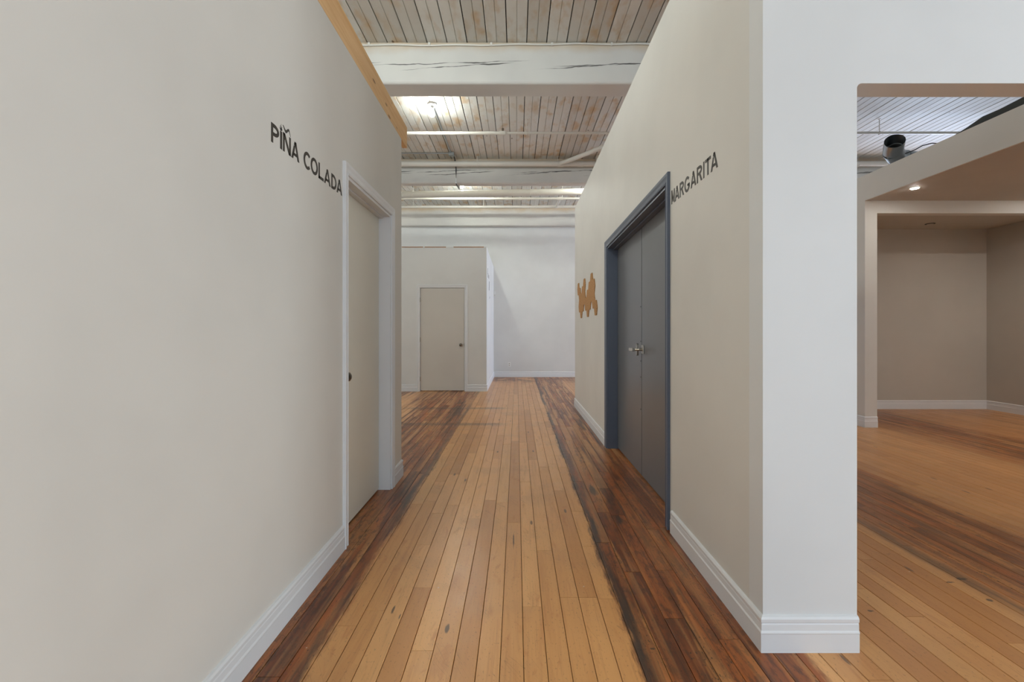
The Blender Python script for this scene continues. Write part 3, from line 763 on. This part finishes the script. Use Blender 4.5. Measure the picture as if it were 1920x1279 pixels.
# cable clipped along the top of the first beam
t = empty('cable', (0, 5.09, 4.37), 'white cable clipped along the top edge of the nearest beam', 'cable')
pts = []
for i in range(61):
    x = -4+i*8/60; pts.append((x, 5.088, 4.362-.010*math.sin(x*4.7)**2+.003*math.sin(x*2.1)+.004*math.tanh(x*2)))
bm = bmesh.new(); tube(bm, pts, .0095, 8); obj('cable_run', bm, M['pipe'], t, True)
for x in (-2.3, -1.62, -.96, -.28, .386, 1.04, 1.7): obj('clip', B(x-.012, x+.012, 5.074, 5.10, 4.344, 4.376, bev=.003), M['pipe'], t)

# conduit, junction box and the drop cable by the second beam
t = empty('junction_box', (-1.16, 8.27, HC), 'galvanised junction box on the ceiling just before the second beam', 'electrical box')
obj('housing', B(-1.21, -1.11, 8.20, 8.30, HC-.052, HC, bev=.004), M['galv'], t)
bm = bmesh.new(); tube(bm, [(-1.17, 6.56, HC-.014), (-1.17, 8.20, HC-.014)], .0105, 8); obj('conduit', bm, M['galv'], t, True)
bm = bmesh.new(); tube(bm, [(X0+.02, 8.24, HC-.016), (-1.21, 8.24, HC-.016)], .0105, 8); obj('conduit', bm, M['galv'], t, True)
bm = bmesh.new(); tube(bm, [(-1.13, 8.29, HC-.03), (-1.125, 8.38, HC-.05), (-1.12, 8.535, HC-.12), (-1.12, 8.55, 4.15), (-1.12, 8.55, 4.02)], .010, 8); obj('cable_drop', bm, M['black_cable'], t, True)
bm = bmesh.new(); tube(bm, [(-1.12, 8.55, 4.025), (-1.12, 8.547, 3.93)], .014, 10); obj('sleeve', bm, M['box_white'], t, True)
bm = bmesh.new(); tube(bm, [(-1.12, 8.548, 3.935), (-1.118, 8.57, 3.924), (-1.10, 8.87, 3.924), (-1.11, 8.875, 4.0), (-1.13, 8.90, HC-.02)], .009, 8); obj('cable_return', bm, M['black_cable'], t, True)

# ------------------------------------------------------------------ bare bulb lamps
def bulb_lamp(x, y, label, mat='bulb'):
    t = empty('ceiling_lamp', (x, y, HC), label, 'lamp', 'bare bulb ceiling lamps')
    bm = bmesh.new(); lathe(bm, [(.070, 0), (.070, -.012), (.060, -.030), (.040, -.036), (.030, -.038)], (x, y, HC), 'z', 28); obj('canopy', bm, M['box_white'], t, True)
    bm = bmesh.new(); lathe(bm, [(.024, -.034), (.024, -.058), (.028, -.064), (.022, -.070), (.026, -.078), (.021, -.085), (.023, -.092), (.018, -.1)], (x, y, HC), 'z', 20); obj('lamp_socket', bm, M['box_white'], t, True)
    bm = bmesh.new(); lathe(bm, [(.014, -.096), (.018, -.108), (.029, -.130), (.033, -.148), (.030, -.166), (.020, -.178), (.006, -.183)], (x, y, HC), 'z', 18); obj('bulb', bm, M[mat], t, True)
bulb_lamp(-1.18, 6.47, 'lit bare bulb on a white base between the first and second beams', 'bulb_soft')
bulb_lamp(-1.15, 9.72, 'small lit bare bulb just past the second beam, over the storage room')
bulb_lamp(1.78, 9.05, 'lit bare bulb hidden past the far end of the right corridor wall')
bulb_lamp(-1.18, 3.1, 'added unseen bare bulb over the left room, above the frame')  # unseen bulb added for more light from above
bulb_lamp(-1.18, -.3, 'added unseen bare bulb over the viewpoint, above the frame')  # another unseen bulb, added for general light near the camera

# ------------------------------------------------------------------ right room details
t = empty('recessed_light', (4.56, 5.33, 2.86), 'small lit recessed downlight in the lowered ceiling of the right room', 'lamp')
bm = bmesh.new(); lathe(bm, [(.052, .0), (.052, -.004), (.040, -.006)], (4.57, 5.33, 2.86), 'z', 24); obj('rim', bm, M['box_white'], t)
bm = bmesh.new(); lathe(bm, [(.038, -.004), (.036, -.009)], (4.57, 5.33, 2.86), 'z', 24); obj('lens', bm, M['downlight_soft'], t)
for x, y, wh in ((6.2, 3.6, 'centre'), (4.8, 3.0, 'near left'), (6.9, 5.1, 'far right')):  # unseen downlights added to brighten the right room and alcove
    t = empty('recessed_light', (x, y, 2.86), 'added unseen downlight in the lowered ceiling outside the picture, ' + wh, 'lamp')
    bm = bmesh.new(); lathe(bm, [(.052, .0), (.052, -.004), (.040, -.006)], (x, y, 2.86), 'z', 24); obj('rim', bm, M['box_white'], t)
    bm = bmesh.new(); lathe(bm, [(.038, -.004), (.036, -.009)], (x, y, 2.86), 'z', 24); obj('lens', bm, M['downlight'], t)
t = empty('recessed_light', (6.11, 6.86, 2.80), 'unlit grey recessed downlight in the alcove ceiling', 'lamp')
bm = bmesh.new(); lathe(bm, [(.062, .0), (.062, -.004), (.050, -.008)], (6.11, 6.86, 2.80), 'z', 24); obj('rim', bm, M['dark_sheet'], t)
bm = bmesh.new(); lathe(bm, [(.045, -.006), (.04, -.010)], (6.11, 6.86, 2.80), 'z', 24); obj('lens', bm, M['wall_room'], t)

# galvanised duct end with an elbow lying over the fascia
t = empty('air_duct', (4.55, 5.55, 3.2), 'open ended galvanised steel duct elbow above the fascia in the right room', 'duct')
def ring_tube(pts, r0, thick=.002, seg=28):
    bm = bmesh.new(); pts = [Vector(p) for p in pts]
    up = Vector((0, 0, 1)); rings = []
    def ring(p, d, rr):
        s = d.cross(up).normalized(); u = s.cross(d).normalized()
        return [bm.verts.new(p+s*math.cos(2*PI*k/seg)*rr+u*math.sin(2*PI*k/seg)*rr) for k in range(seg)]
    ds = [(pts[min(i+1, len(pts)-1)]-pts[max(i-1, 0)]).normalized() for i in range(len(pts))]
    outer = [ring(p, d, r0) for p, d in zip(pts, ds)]; inner = [ring(p, d, r0-thick) for p, d in zip(pts, ds)]
    for R_ in (outer, inner):
        for a, b in zip(R_, R_[1:]):
            for k in range(seg): bm.faces.new((a[k], a[(k+1) % seg], b[(k+1) % seg], b[k]))
    for k in range(seg): bm.faces.new((outer[0][k], outer[0][(k+1) % seg], inner[0][(k+1) % seg], inner[0][k]))
    for k in range(seg): bm.faces.new((outer[-1][k], outer[-1][(k+1) % seg], inner[-1][(k+1) % seg], inner[-1][k]))
    return bm
P0 = Vector((4.415, 5.42, 3.435)); P1 = Vector((4.50, 5.55, 3.365)); P2 = Vector((4.60, 5.62, 3.325)); P3 = Vector((4.72, 5.65, 3.31))
obj('collar', ring_tube([P0, P1], .101), M['galv'], t, True)
obj('elbow', ring_tube([P1, P2], .098), M['galv'], t, True)
obj('elbow', ring_tube([P2, P3], .096), M['galv'], t, True)
obj('pipe_run', ring_tube([P3, Vector((6.6, 5.65, 3.14+.10))], .094), M['galv'], t, True)
for p, q in ((P1, P2), (P2, P3), (P3, Vector((4.9, 5.65, 3.3)))):
    d = (q-p).normalized(); obj('seam', ring_tube([p-d*.006, p+d*.006], .104, .006), M['galv'], t, True)
t = bmesh.new(); tube(t, [(4.52, 5.40, 3.28), (4.60, 5.36, 3.31), (4.67, 5.34, 3.35), (4.75, 5.31, 3.365), (4.85, 5.27, 3.345), (4.95, 5.25, 3.26), (5.0, 5.24, 2.93)], .006, 8)
tag(obj('cable', t, M['black_cable'], None, True), 'thin dark cable arching over the fascia beside the steel duct', 'cable')
# dark sheet rising behind the fascia
bm = bmesh.new(); prism(bm, [(5.02, 3.17), (4.85, 3.20), (4.62, 3.235), (4.45, 3.275), (4.30, 3.27), (4.05, 3.285), (3.5, 3.29), (2.6, 3.28), (2.6, 2.90), (5.02, 2.90)], 'x', CX0+.08, CX0+.12)
tag(obj('insulation_sheet', bm, M['dark_sheet']), 'dark sheet sticking up behind the beige fascia, upper right', 'insulation')
